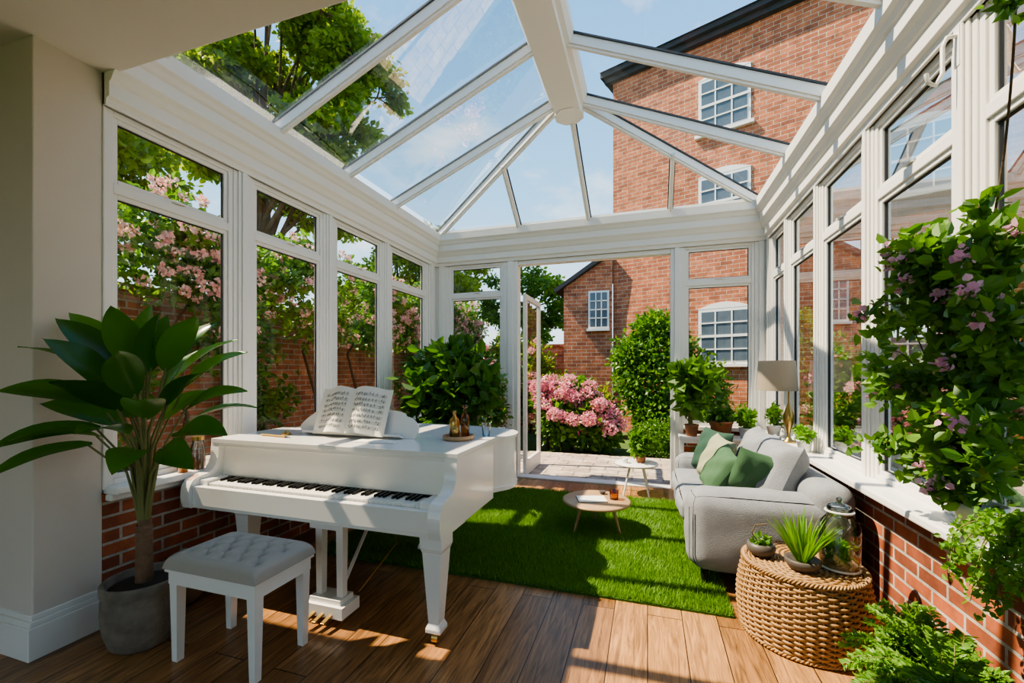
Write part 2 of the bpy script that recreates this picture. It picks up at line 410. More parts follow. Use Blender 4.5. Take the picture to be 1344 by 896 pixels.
mb=MB();mb.box(-3.75,XL+.0,1.37,1.67,0,ZC+.25);mb.build('wall_pier',[WALLP],bevel=.006)
mb=MB()
mb.box(-3.75,XL+.02,1.345,1.67,0,.17);mb.box(-3.75,XL+.014,1.352,1.67,.17,.20);mb.box(-3.75,XL+.008,1.36,1.67,.20,.23)
mb.build('baseboard_left',[WHITE],bevel=.004)
mb=MB();mb.box(-5.2,-3.75,1.42,1.62,0,ZC+.2);mb.build('wall_inner',[WALLP])
mb=MB();mb.box(-5.4,-5.2,-2.6,1.6,0,ZC+.2);mb.build('wall_far_left',[WALLP])
mb=MB();mb.box(-5.4,-4,-2.7,-2.5,0,ZC);mb.box(.6,XR+.2,-2.7,-2.5,0,ZC);mb.box(-4,.6,-2.7,-2.5,2.7,ZC);mb.build('wall_back',[WALLP])  # unseen wall; the wide opening is added to let fill light in
mb=MB();mb.box(-5.4,XR+.3,-2.7,YC,ZC,ZC+.3);mb.build('ceiling',[CEIL],bevel=.01)
mb=MB();mb.box(-5.4,XR+.02,-2.7,YE+.02,-.08,0);mb.build('floor',[OAK])

# glass roof
mb=MB()
GL=(XL+.1,ZE+.02);GRt=(XR-.1,ZE+.02);GY=YE-.1
hx,hy,hz=HUB
y0=YC-.1
mb.add([(GL[0],y0,GL[1]),(hx,y0,hz),(hx,hy,hz),(GL[0],GY,GL[1])],np.array([(0,1,2,3)]),1)
mb.add([(GRt[0],y0,GRt[1]),(hx,y0,hz),(hx,hy,hz),(GRt[0],GY,GRt[1])],np.array([(0,1,2,3)]),1)
mb.add([(GL[0],GY,GL[1]),(hx,hy,hz),(GRt[0],GY,GRt[1])],np.array([(0,1,2)]),1)
def rafter(p,q,w=.055,h=.08):
    mb.beam(p,q,w,h,0,off=-.03); mb.beam(p,q,w*.55,.03,0,off=-.075); mb.beam(p,q,w*1.55,.014,2,off=.012)
for y in (1.9,2.8,3.65,4.5):
    rafter((GL[0]-.02,y,GL[1]),(hx,y,hz));rafter((GRt[0]+.02,y,GRt[1]),(hx,y,hz))
rafter((GL[0],GY,GL[1]),HUB,.06);rafter((GRt[0],GY,GRt[1]),HUB,.06)
for x in (-1.70,-.74,.27):
    if x<hx: t=(x-GL[0])/(hx-GL[0]); p=(x,GY+(hy-GY)*t,GL[1]+(hz-GL[1])*t)
    else:
        t=(GRt[0]-x)/(GRt[0]-hx); p=(x,GY+(hy-GY)*t,GL[1]+(hz-GL[1])*t)
    if abs(x+.74)<.01: p=HUB
    rafter((x,GY,GL[1]),p,.045,.07)
rp=[(-.20,4.36),(-.17,4.30),(-.13,4.29),(-.13,4.22),(.13,4.22),(.13,4.29),(.17,4.30),(.20,4.36),(.20,4.44),(0,4.53),(-.20,4.44)]
mb.prism([(hx+a,z) for a,z in rp][::-1],'y',y0,hy+.04)
mb.prism([(hx+.16*math.cos(t),hy+.04+.16*math.sin(t)) for t in np.linspace(0,2*math.pi,9)[:-1]+math.pi/8],'z',4.21,4.47)
mb.box(XL-.28,XL+.08,1.6,YE+.25,3.5,3.56);mb.box(XR-.08,XR+.28,1.6,YE+.25,3.5,3.56);mb.box(XL-.28,XR+.28,YE-.08,YE+.25,3.5,3.56)
mb.add([(GL[0],YC-.1,3.5),(GRt[0],YC-.1,3.5),(hx,YC-.1,hz)],np.array([(0,1,2)]),0)
mb.build('glass_roof',[WHITE,RGLASS,GASK])

def door(name,x,ya,yb,z1=2.62):
    mb=MB()
    w=.075
    mb.box(x-.025,x+.025,ya,ya+w,-.015,z1);mb.box(x-.025,x+.025,yb-w,yb,-.015,z1)
    mb.box(x-.025,x+.025,ya+w,yb-w,-.015,.2);mb.box(x-.025,x+.025,ya+w,yb-w,z1-w,z1)
    mb.add([(x,ya+w,.2),(x,yb-w,.2),(x,yb-w,z1-w),(x,ya+w,z1-w)],np.array([(0,1,2,3)]),1)
    mb.tube([(x+.03,yb-.04,1.05),(x+.07,yb-.04,1.05),(x+.07,yb-.15,1.05)],.009,8,2)
    mb.build(name,[WHITE,GLASS,BRASS],bevel=.004)
door('door_1',-1.70,5.97,6.85)

# ------------------------------------------------------------------ grass rug
mb=MB()
RX0,RX1,RY0,RY1=-2.6,.50,2.88,5.2
mb.box(RX0,RX1,RY0,RY1,0,.014,0)
n=160000
P=np.stack([rng.uniform(RX0,RX1,n),rng.uniform(RY0,RY1,n),np.full(n,.012)],1)
th=rng.uniform(0,2*np.pi,n);h=rng.uniform(.022,.048,n)
clump=np.sin(P[:,0]*9+np.sin(P[:,1]*7)*2)*np.cos(P[:,1]*8+P[:,0]*3)
lean=np.stack([np.cos(th)*.5+clump*.3,np.sin(th)*.5+.2*clump,np.ones(n)],1)
sd=np.stack([-np.sin(th),np.cos(th),np.zeros(n)],1)*.0028
v=np.stack([P-sd,P+sd,P+lean*h[:,None]],1).reshape(-1,3)
f=np.arange(n*3).reshape(n,3)
mb.add(v,f,1)
mb.build('grass_rug',[TURF,GRASS])

# ------------------------------------------------------------------ piano
def catmull(pts,sub=6,closed=False):
    out=[];P=[np.array(p,float) for p in pts];n=len(P)
    for i in range(n-1):
        p0=P[max(i-1,0)];p1=P[i];p2=P[i+1];p3=P[min(i+2,n-1)]
        for k in range(sub):
            t=k/sub
            out.append(.5*((2*p1)+(-p0+p2)*t+(2*p0-5*p1+4*p2-p3)*t*t+(-p0+3*p1-3*p2+p3)*t**3))
    out.append(P[-1]);return out
mb=MB()
tail=catmull([(-1.06,2.86),(-1.12,2.94),(-1.08,3.02),(-1.015,3.12),(-1.0,3.25),(-1.06,3.40),(-1.22,3.50),(-1.5,3.56),(-2.2,3.60),(-2.7,3.58),(-2.9,3.48),(-2.93,3.3)],5)
poly=[(-2.93,2.30),(-1.06,2.30)]+[tuple(p) for p in tail]
mb.prism(poly,'z',.60,.985)
def offs(poly,o):
    out=[];P=np.array(poly);n=len(P)
    for i in range(n):
        t=P[(i+1)%n]-P[i-1];t/=np.linalg.norm(t)+1e-9
        out.append((P[i][0]+t[1]*o,P[i][1]-t[0]*o))
    return out
mb.prism(offs(poly,.012),'z',.60,.63)
lid=offs(poly,.015)
lid=[(x,max(y,2.60)) for x,y in lid]
mb.prism(lid,'z',.987,1.008)
mb.box(-2.93,-1.035,2.235,2.88,1.0,1.028)
mb.box(-2.925,-1.045,2.245,2.31,.975,1.0)
mb.box(-1.09,-1.045,2.28,2.86,.60,1.0)
mb.box(-2.93,-1.05,2.07,2.34,.60,.705)
mb.box(-2.88,-1.12,2.055,2.10,.62,.742)
mb.box(-2.93,-1.05,2.06,2.09,.60,.64)
arm=catmull([(2.045,.60),(2.03,.66),(2.035,.735),(2.065,.785),(2.11,.80),(2.165,.81),(2.205,.84),(2.228,.89),(2.235,.95),(2.24,1.0)],4)
ap=[tuple(p) for p in arm]+[(2.36,1.0),(2.36,.60)]
for x0,x1 in ((-2.935,-2.86),(-1.115,-1.04)):
    mb.prism(ap[::-1],'x',x0,x1)
mb.box(-2.87,-2.79,2.10,2.30,.70,.775);mb.box(-1.20,-1.12,2.10,2.30,.70,.775)
mb.prism([(2.262,.768),(2.275,.768),(2.31,.985),(2.285,.985)],'x',-2.87,-1.115)
mb.box(-2.79,-1.20,2.25,2.265,.755,.772,2)
kx0,kx1=-2.785,-1.205;kw=(kx1-kx0)/52
for i in range(52):
    mb.box(kx0+i*kw+.0008,kx0+(i+1)*kw-.0008,2.108,2.262,.735,.757,1)
pat=[1,0,1,1,0,1,1]
for i in range(51):
    if pat[i%7]:
        x=kx0+(i+1)*kw
        mb.fbox(x,2.215,.757,.0165,.772,.012,2,d0=.098,d1=.088)
def pleg(x,y):
    mb.fbox(x,y,.54,.135,.60,.135);mb.fbox(x,y,.51,.115,.54,.135)
    mb.fbox(x,y,.12,.066,.51,.115);mb.fbox(x,y,.09,.09,.12,.066);mb.fbox(x,y,.07,.09,.09,.09)
    mb.cyl(x,y,.045,.07,.022,seg=12,mat=3)
    mb.tube([(x-.018,y,.03),(x+.018,y,.03)],.03,14,3)
pleg(-1.115,2.135);pleg(-2.66,2.30);pleg(-1.72,3.1);pleg(-2.5,3.4)
LX,LY=-1.83,2.15
for dx in (-.075,.075):
    mb.fbox(LX+dx,LY,.14,.042,.60,.05)
mb.box(LX-.14,LX+.14,LY-.08,LY+.08,.05,.12);mb.box(LX-.11,LX+.11,LY-.06,LY+.06,.12,.15);mb.box(LX-.12,LX+.12,LY-.05,LY+.05,.555,.60)
mb.beam((LX,LY+.06,.10),(LX,LY+.5,.60),.018,.018,0)
for dx in (-.06,0,.06):
    mb.beam((LX+dx,LY-.05,.075),(LX+dx,LY-.15,.055),.026,.012,3)
mb.tube([(LX+.2,2.5,.60),(LX+.16,2.6,.3),(LX+.08,2.3,.10)],.005,6,3)
rk=catmull([(-2.50,1.03),(-2.53,1.09),(-2.48,1.15),(-2.44,1.18),(-2.38,1.22),(-2.2,1.24),(-2.05,1.245),(-1.9,1.24),(-1.68,1.22),(-1.63,1.19),(-1.57,1.17),(-1.52,1.10),(-1.55,1.03)],4)
mb.M=np.array(Matrix.Translation((0,2.62,1.03))@Matrix.Rotation(math.radians(-18),4,'X')@Matrix.Translation((0,0,-1.03)))
mb.prism([tuple(p) for p in rk],'y',0,.018)
mb.box(-2.45,-1.62,-.06,.0,1.03,1.045)
mb.noM()
mb.beam((-2.05,2.66,1.20),(-2.05,2.82,1.03),.03,.012,0)
mb.build('grand_piano',[PIANO,IVORY,BLACK,BRASS],bevel=.005)

mb=MB()
base=Matrix.Translation((-2.05,2.545,1.055))@Matrix.Rotation(math.radians(-22),4,'X')
for sg in (-1,1):
    n=10;v=[];W,H=.285,.335
    def yy(t): return -.05*math.sin(min(1,t*1.35)*math.pi)-.012+.03*t
    for j in (0,1):
        for i in range(n+1):
            t=i/n
            v.append((sg*t*W,yy(t),j*H+.012*math.sin(t*3)*j))
    f=[(i,i+1,n+2+i,n+1+i) for i in range(n)]
    mb.M=np.array(base)
    mb.add(v,np.array(f),0,True)
    vb=[(a,b+.014,c) for a,b,c in v];mb.add(vb,np.array(f),0,True)
    for r in range(7):
        for l in range(5):
            z=.035+r*.040+l*.0048
            vs=[];m=8
            for i in range(m+1):
                t=.1+.82*i/m
                vs+= [(sg*t*W,yy(t)-.0016,z),(sg*t*W,yy(t)-.0016,z+.0009)]
            mb.add(vs,np.array([(2*i,2*i+2,2*i+3,2*i+1) for i in range(m)]),1)
        for q in range(12):
            t=.13+.77*(q+rng.random()*.5)/12;z=.035+r*.040+rng.random()*.018
            mb.box(sg*t*W-.0028,sg*t*W+.0028,yy(t)-.0022,yy(t),z,z+.004,1)
            mb.box(sg*t*W+.002,sg*t*W+.003,yy(t)-.0022,yy(t),z,z+.017,1)
mb.M=np.array(base)
mb.box(-.30,.30,.016,.022,-.005,.34,0)
mb.noM()
mb.build('sheet_music_book',[PAPER,INK])
mb=MB();mb.setM((-1.72,2.42,1.029),(0,0,.15));mb.box(-.15,.15,-.02,.1,0,.004);mb.box(-.13,.1,-.01,.06,.004,.007);mb.noM();mb.build('loose_sheet_music',[PAPER])
mb=MB()
mb.tube([(-2.70,2.44,1.036),(-2.45,2.41,1.036)],.007,10,0);mb.tube([(-2.45,2.41,1.036),(-2.39,2.402,1.036)],[.007,.001],10,1)
mb.build('fountain_pen',[BRASS,BLACK])
mb=MB();mb.lathe([(.001,0),(.03,0),(.034,.01),(.02,.02),(.016,.03),(.001,.034)],-2.55,2.52,20,0,z=1.029);mb.build('brass_paperweight',[BRASS])
mb=MB();mb.lathe([(.001,0),(.10,0),(.11,.012),(.11,.03),(.10,.03),(.098,.014),(.001,.014)],-1.25,2.72,28,0,z=1.029)
mb.lathe([(.001,.0),(.035,0),(.036,.1),(.03,.12),(.012,.14),(.012,.17),(.016,.175),(.001,.178)],-1.29,2.74,20,1,z=1.045)
mb.lathe([(.001,.0),(.03,0),(.03,.13),(.024,.15),(.01,.165),(.01,.20),(.018,.205),(.018,.22),(.001,.222)],-1.21,2.74,20,2,z=1.045)
mb.lathe([(.001,.0),(.022,0),(.024,.06),(.018,.075),(.001,.078)],-1.25,2.67,20,1,z=1.045)
mb.build('decanter_tray',[WOODL,BRASS,AMBER])
mb=MB()
mb.lathe([(.001,0.004),(.03,0.004),(.036,.10)],-1.16,3.02,20,0,z=1.009)
mb.build('glass_tumbler',[JAR])

# piano stool
mb=MB()
sx0,sx1,sy0,sy1=-2.37,-1.77,1.56,1.94
for x in (sx0+.04,sx1-.04):
    for y in (sy0+.04,sy1-.04):
        mb.fbox(x,y,0,.036,.46,.052)
mb.box(sx0+.012,sx1-.012,sy0+.012,sy1-.012,.405,.47)
mb.box(sx0+.0,sx1-.0,sy0+.0,sy1-.0,.47,.485)
nx,ny=110,74
U,Wv=np.meshgrid(np.linspace(-1,1,nx),np.linspace(-1,1,ny),indexing='ij')
cx,cy=(sx0+sx1)/2,(sy0+sy1)/2
X=cx+U*(.308);Y=cy+Wv*.197
E=((1-np.abs(U)**10)*(1-np.abs(Wv)**10)).clip(0,1)**.35
Z=.487+.075*E
tufts=[(cx-.23+.115*i+(.0575 if j%2 else 0),cy-.12+.08*j) for j in range(4) for i in range(5 if j%2==0 else 4)]
for tx,ty in tufts: Z-=.022*np.exp(-((X-tx)**2+(Y-ty)**2)/.0006)*E
for tx,ty in tufts:
    for ux,uy in tufts:
        dd=math.hypot(tx-ux,ty-uy)
        if 0<dd<.11:
            dx,dy=(ux-tx)/dd,(uy-ty)/dd
            al=((X-tx)*dx+(Y-ty)*dy);pe=np.abs((X-tx)*-dy+(Y-ty)*dx)
            Z-=.004*np.exp(-(pe/.007)**2)*((al>0)&(al<dd))*E
idx=np.arange(nx*ny).reshape(nx,ny);f=np.stack([idx[:-1,:-1],idx[1:,:-1],idx[1:,1:],idx[:-1,1:]],-1).reshape(-1,4)
mb.add(np.stack([X,Y,Z],-1).reshape(-1,3),f,1,True)
for tx,ty in tufts: mb.ell((tx,ty,.541),(.007,.007,.004),10,6,1)
mb.build('piano_stool',[PIANO,STOOLF])

# ------------------------------------------------------------------ big potted plant
mb=MB();px,py=-2.68,1.66
mb.lathe([(.001,0),(.13,0),(.15,.02),(.175,.10),(.185,.2),(.182,.27),(.176,.29),(.185,.305),(.188,.35),(.178,.36),(.165,.35),(.163,.31),(.001,.31)],px,py,40,0)
mb.ell((px,py,.315),(.16,.16,.02),20,8,1)
mb.tube([(px,py,.3),(px+.005,py,.45),(px,py+.0,.60),(px+.01,py,.68)],[.042,.037,.033,.028],12,2)
for k in range(9):
    mb.lathe([(.043-.001*k,0),(.040,.02),(.035,.035)],px,py,12,2,z=.33+k*.035)
for az,re,z,L,W,el in (
 (240,.22,1.20,.42,.13,4),(234,.20,1.34,.42,.14,24),(226,.18,1.46,.40,.14,42),(248,.26,1.12,.40,.13,-4),(216,.12,1.54,.40,.14,60),
 (150,.06,1.55,.42,.14,74),(100,.05,1.52,.36,.13,80),(205,.08,1.40,.38,.15,66),
 (62,.12,1.52,.40,.14,62),(40,.16,1.46,.40,.15,52),(20,.22,1.40,.42,.15,46),(5,.28,1.28,.42,.15,32),
 (-8,.32,1.18,.40,.15,16),(-20,.30,1.10,.38,.14,4),(-35,.24,1.26,.38,.16,34),(-50,.18,1.38,.38,.16,50),
 (-62,.20,1.18,.34,.15,24),(-85,.16,1.30,.36,.16,42),(-100,.18,1.42,.36,.16,56),(-112,.22,1.16,.34,.15,18),
 (10,.14,1.52,.38,.15,64),(-30,.12,1.50,.40,.15,66),(-70,.10,1.54,.36,.15,70),(-130,.14,1.52,.38,.15,58),
 (28,.24,1.22,.38,.14,28),(-5,.20,1.32,.40,.15,44),(-45,.26,1.10,.32,.14,4),
 (230,.12,1.22,.36,.14,34),(80,.1,1.38,.36,.14,64),(-95,.08,1.26,.34,.15,48),(15,.12,1.24,.34,.14,40)):
    a=math.radians(az);dx,dy=math.cos(a),math.sin(a)
    t=np.array([px+dx*re,py+dy*re*.85,z])
    b=np.array([px+dx*.02,py+dy*.02,.66])
    midp=b*.5+t*.5+np.array([-dx*.05,-dy*.05,.06])
    mb.tube([b,b*.6+midp*.4+np.array([0,0,.03]),midp,t],[.009,.008,.006,.005],7,3)
    e=math.radians(el)
    d=(dx*math.cos(e),dy*math.cos(e),math.sin(e))
    mb.blade(t-np.array(d)*.02,d,(dx*-.3*math.sin(e)+rng.normal()*.35+.1,dy*-.3+rng.normal()*.35-.5,1),L,W*1.08,.45,4,.25,n=10,pw=.85,wave=.025)
mb.build('potted_rubber_plant',[STONEPOT,SOIL,BARK2,STEM,LEAF_BIG])

mb=MB();mb.ell((-2.86,2.0,.17),(.15,.13,.17),24,14,0);mb.ell((-2.86,2.0,.335),(.03,.03,.02),10,6,0);mb.build('leather_pouf',[TAN])
mb=MB();mb.lathe([(.044,.004),(.044,.15),(.033,.18),(.033,.20)],-2.995,2.19,24,0,z=.82)
mb.cyl(-2.995,2.19,.822,.92,.037,mat=1);mb.cyl(-2.995,2.19,1.02,1.045,.036,mat=2)
mb.build('storage_jar',[JAR,TERRA,BRASS])
mb=MB();mb.lathe([(.001,0),(.03,0),(.035,.09)],-2.985,2.08,20,0,z=.822);mb.cyl(-2.985,2.08,.824,.87,.026,mat=1);mb.build('tea_light_holder',[AMBER,WHITEPOT])

# ------------------------------------------------------------------ sofa
mb=MB()
SY0,SY1=3.19,4.86
mb.rbox(.34,1.24,SY0+.03,SY1-.03,.12,.40,.04)
for y0_,y1_ in ((SY0+.26,(SY0+SY1)/2+.02),((SY0+SY1)/2+.02,SY1-.22)):
    mb.rbox(.24,.98,y0_+.005,y1_-.005,.36,.53,.06,puff=.02,wr=.006)
mb.rbox(.27,1.24,SY0,SY0+.28,.11,.67,.12,puff=.015,m=7,wr=.006)
mb.rbox(.27,1.24,SY1-.24,SY1,.11,.66,.10,puff=.012)
mb.rbox(1.00,1.27,SY0+.0,SY1-.0,.11,.77,.11,puff=.0)
for cyy in (SY0+.58,SY1-.52):
    mb.setM((.93,cyy,.72),(0,math.radians(-68),0));mb.pillow(.54,.70,.27,wr=.06);mb.noM()
mb.tube([(.275,SY0+.02,.20),(.275,SY0+.02,.56)],.004,6,0)
for x in (.38,1.16):
    for y in (SY0+.08,SY1-.08): mb.cyl(x,y,0.0,.13,.018,.028,14,1)
mb.build('sofa',[SOFA,BLACK])
def cushion(name,loc,rot,w,mat):
    mb=MB();mb.pillow(w,w,.15,wr=.08);ob=mb.build(name,[mat]);ob.location=loc;ob.rotation_euler=[math.radians(a) for a in rot]
cushion('throw_cushion',(.58,4.48,.74),(4,-68,22),.43,GR1)
cushion('throw_cushion',(.57,4.13,.73),(8,-64,5),.42,GR2)
cushion('throw_cushion',(.55,3.80,.70),(16,-56,-10),.40,GR3)
cushion('throw_cushion',(.78,3.62,.73),(-32,-60,-55),.38,GR3)

# ------------------------------------------------------------------ rattan pouf
mb=MB();cx,cy,R,H=.84,2.835,.33,.41
NS=40;T=np.arange(NS*6)*2*np.pi/(NS*6)
nrow=27
def Rz(zz): return R*(.90+.12*math.sin(math.pi*(zz/H*.85+.12)))
for k in range(nrow):
    z=.02+k*(H-.035)/(nrow-1)
    mb.ring(cx,cy,T,Rz(z)-.012+.007*np.cos(NS/2*T+math.pi*(k%2)),z+.0*T,(.0055,.0082),6,0)
for i in range(NS):
    a=2*math.pi*(i+0)/NS
    mb.tube([(cx+(Rz(z)-.012)*math.cos(a),cy+(Rz(z)-.012)*math.sin(a),z) for z in np.linspace(.01,H-.005,9)],.005,6,0)
mb.lathe([(.001,.005)]+[(Rz(z)-.022,z) for z in np.linspace(.005,H-.02,8)]+[(.001,H-.018)],cx,cy,40,1)  # dark inner drum so the weave gaps look shaded
rt=Rz(H)
for j in range(19):
    rr=rt-.02-j*.0165
    if rr<.01: break
    mb.ring(cx,cy,T,rr+0*T,H-.004+.004*np.cos(NS/2*T+math.pi*(j%2)),(.0082,.007),6,0)
T2=np.linspace(0,2*np.pi,400)[:-1]
for ph0 in (0,2.1,4.2):
    mb.ring(cx,cy,T2,rt-.006+.008*np.cos(T2*34+ph0),H-.004+.008*np.sin(T2*34+ph0),(.007,.007),6,0)
    mb.ring(cx,cy,T2,Rz(0)-.006+.007*np.cos(T2*34+ph0),.017+.007*np.sin(T2*34+ph0),(.007,.007),6,0)
mb.build('rattan_pouf',[RATTAN,RATD])
TZ=H+.008
mb=MB();x,y=.64,2.86
mb.lathe([(.001,0),(.05,0),(.07,.02),(.078,.045),(.07,.07),(.062,.072),(.055,.06),(.001,.05)],x,y,28,0,z=TZ)
mb.tube([(x,y,TZ+.05),(x-.05,y,TZ+.12),(x-.03,y,TZ+.17),(x+.03,y,TZ+.18)],.004,6,1)
mb.cloud([(x,y,TZ+.08,.04,.04,.03)],80,.035,2)
mb.build('bonsai_bowl',[DARKPOT,BARK,LEAF_A])
mb=MB();x,y=.81,2.72
mb.lathe([(.001,0),(.06,0),(.085,.03),(.088,.055),(.08,.06),(.07,.045),(.001,.04)],x,y,28,0,z=TZ)
for k in range(80):
    a=rng.uniform(0,2*math.pi);e=rng.uniform(1.0,1.5)
    mb.blade((x+math.cos(a)*.03,y+math.sin(a)*.03,TZ+.04),(math.cos(a)*math.cos(e),math.sin(a)*math.cos(e),math.sin(e)),(0,.1,1),rng.uniform(.18,.31),.022,.25,1,.3,n=7,pw=.6)
mb.build('potted_spider_plant',[DARKPOT,LEAF_F])
mb=MB();x,y=1.01,2.80
mb.lathe([(.088,.005),(.095,.05),(.097,.2),(.09,.255),(.062,.285),(.058,.30),(.066,.31)],x,y,32,0,z=TZ)
mb.lathe([(.064,.305),(.07,.31),(.066,.318),(.060,.312)],x,y,32,3,z=TZ)
mb.lathe([(.09,.0),(.098,.004),(.09,.012)],x,y,32,3,z=TZ)
mb.cyl(x,y,TZ+.002,TZ+.03,.082,mat=2)
mb.cloud([(x,y,TZ+.09,.045,.045,.05)],110,.045,1)
mb.lathe([(.03,.315),(.055,.315),(.062,.325),(.05,.345),(.012,.36),(.016,.38),(.001,.39)],x,y,24,0,z=TZ)
mb.build('glass_terrarium',[JAR,LEAF_F,WOODL,WHITEPOT])

# ------------------------------------------------------------------ coffee tables
mb=MB();x,y=-.46,4.08;tz=.27
mb.lathe([(.001,tz),(.30,tz),(.315,tz+.008),(.315,tz+.022),(.30,tz+.03),(.001,tz+.03)],x,y,48,0)
for k in range(3):
    a=math.radians(100+120*k);mb.tube([(x+.16*math.cos(a),y+.16*math.sin(a),tz),(x+.24*math.cos(a),y+.24*math.sin(a),.02)],[.018,.011],12,0)
mb.build('coffee_table',[WOODL])
mb=MB();mb.setM((-.50,4.04,tz+.03),(0,0,.3));mb.box(-.13,0,-.09,.09,0,.012);mb.box(0.003,.13,-.09,.09,0,.012);mb.box(-.135,.135,-.094,.094,-.0,.003,1);mb.noM();mb.build('open_book',[PAPER,BLACK])
mb=MB();mb.lathe([(.001,0),(.04,0),(.042,.085),(.038,.085),(.036,.06),(.001,.06)],-.30,4.12,24,0,z=tz+.03);mb.build('candle_jar',[AMBER])
mb=MB();mb.lathe([(.001,0),(.02,0),(.035,.03),(.03,.032),(.001,.01)],-.42,4.26,20,0,z=tz+.03);mb.build('small_bowl',[DARKPOT])
mb=MB();x,y=-.13,5.46;tz2=.36
mb.lathe([(.001,tz2),(.25,tz2),(.258,tz2+.008),(.258,tz2+.018),(.25,tz2+.024),(.001,tz2+.024)],x,y,40,0)
for k in range(4):
    a=math.radians(45+90*k);mb.tube([(x+.10*math.cos(a),y+.10*math.sin(a),tz2),(x+.21*math.cos(a),y+.21*math.sin(a),.0)],[.014,.010],10,0)
mb.build('side_table',[WHITE])
mb=MB();mb.lathe([(.001,0),(.05,0),(.065,.1),(.06,.1),(.05,.085),(.001,.085)],x+.05,y+.02,24,0,z=tz2+.024)
mb.cloud([(x+.05,y+.02,tz2+.26,.13,.13,.15)],420,.07,1,hollow=.1)
mb.build('potted_herb',[TERRA,LEAF_A])
mb=MB();mb.lathe([(.001,0),(.03,0),(.035,.06),(.032,.06),(.028,.006),(.001,.006)],x-.13,y-.06,20,0,z=tz2+.024);mb.build('teacup',[WHITEPOT])

# ------------------------------------------------------------------ lamp on sill
mb=MB();x,y=1.285,4.70
mb.lathe([(.001,0),(.06,0),(.062,.01),(.03,.03),(.012,.06),(.02,.12),(.045,.2),(.045,.26),(.02,.34),(.008,.38),(.007,.78),(.001,.78)],x,y,24,0,z=.82)
mb.lathe([(.175,.50),(.155,.78)],x-.10,y,36,1,z=.82)
mb.lathe([(.177,.495),(.177,.51)],x-.10,y,36,1,z=.82)
mb.tube([(x,y,.82+.76),(x-.10,y,.82+.76)],.004,6,0)
mb.build('table_lamp',[BRASS,SHADE])

# ------------------------------------------------------------------ console w/ plants
mb=MB()
mb.box(.36,1.22,5.38,5.68,.70,.73);mb.box(.40,1.18,5.40,5.66,.30,.32)
for xx in (.39,1.19):
    for yy_ in (5.41,5.65): mb.fbox(xx,yy_,0,.03,.70,.035)
mb.box(.39,1.19,5.39,5.41,.66,.70)
mb.build('console_table',[WHITE],bevel=.003)
def leafy_pot(name,x,y,z,r,h,potm,blobs,n,size,lm,stems=6,fl=None,fn=0,aspect=.35):
    mb=MB();mb.lathe([(.001,0),(r*.72,0),(r*.95,h*.85),(r,h*.86),(r,h),(r*.9,h),(r*.88,h*.88),(.001,h*.88)],x,y,28,0,z=z)
    mb.lathe([(.001,.0),(r*.87,0)],x,y,20,1,z=z+h*.9)
    B=[(x+b[0],y+b[1],z+h+b[2],b[3],b[4],b[5]) for b in blobs]
    for i in range(stems):
        b=B[i%len(B)];t=np.array(b[:3])+rng.normal(size=3)*np.array(b[3:6])*.4
        p=np.array([x+rng.normal()*r*.3,y+rng.normal()*r*.3,z+h*.88])
        mb.tube([p,p*.5+t*.5+np.array([0,0,.04]),t],[.008,.006,.003],6,2)
    mb.cloud(B,n,size,3,hollow=.2,aspect=aspect)
    mats=[potm,SOIL,STEM,lm]
    if fl is not None: mb.cloud(B,fn,.03,4,hollow=.9,aspect=.5);mats.append(fl)
    return mb.build(name,mats)
leafy_pot('potted_fig',.50,5.50,.73,.08,.14,TERRA,[(0,-.05,.35,.2,.13,.2),(-.08,-.05,.6,.18,.13,.16),(.1,-.05,.55,.16,.12,.14)],260,.14,LEAF_A,7,aspect=.42)
leafy_pot('potted_succulent',.82,5.52,.73,.13,.19,TERRA,[(0,0,.06,.12,.1,.08)],200,.08,LEAF_B,2)
leafy_pot('potted_ivy',1.08,5.50,.73,.08,.12,WHITEPOT,[(0,0,.1,.08,.12,.12)],280,.06,LEAF_F,3)
leafy_pot('potted_begonia',.62,5.52,.32,.09,.13,WHITEPOT,[(0,0,.08,.13,.10,.08)],220,.05,LEAF_A,2)
leafy_pot('potted_parsley',1.265,4.20,.82,.06,.10,WHITEPOT,[(0,0,.05,.05,.12,.06)],180,.045,LEAF_F,2)
leafy_pot('potted_basil',1.26,5.1,.82,.07,.12,WHITEPOT,[(0,0,.1,.06,.14,.12)],240,.045,LEAF_A,2)
leafy_pot('potted_camellia',-2.30,4.66,0,.26,.52,STONEPOT,[(0,0,.75,.48,.45,.4),(-.20,.12,.95,.30,.36,.3),(.33,.0,.8,.38,.35,.32),(.1,0,1.1,.35,.35,.22),(0,0,.45,.4,.36,.3)],2200,.16,LEAF_B,10,aspect=.3)
leafy_pot('potted_azalea',-2.0,5.50,0,.16,.75,WHITEPOT,[(0,0,.2,.24,.14,.24),(0,0,.5,.2,.13,.2)],800,.07,LEAF_A,4,PINK,170)

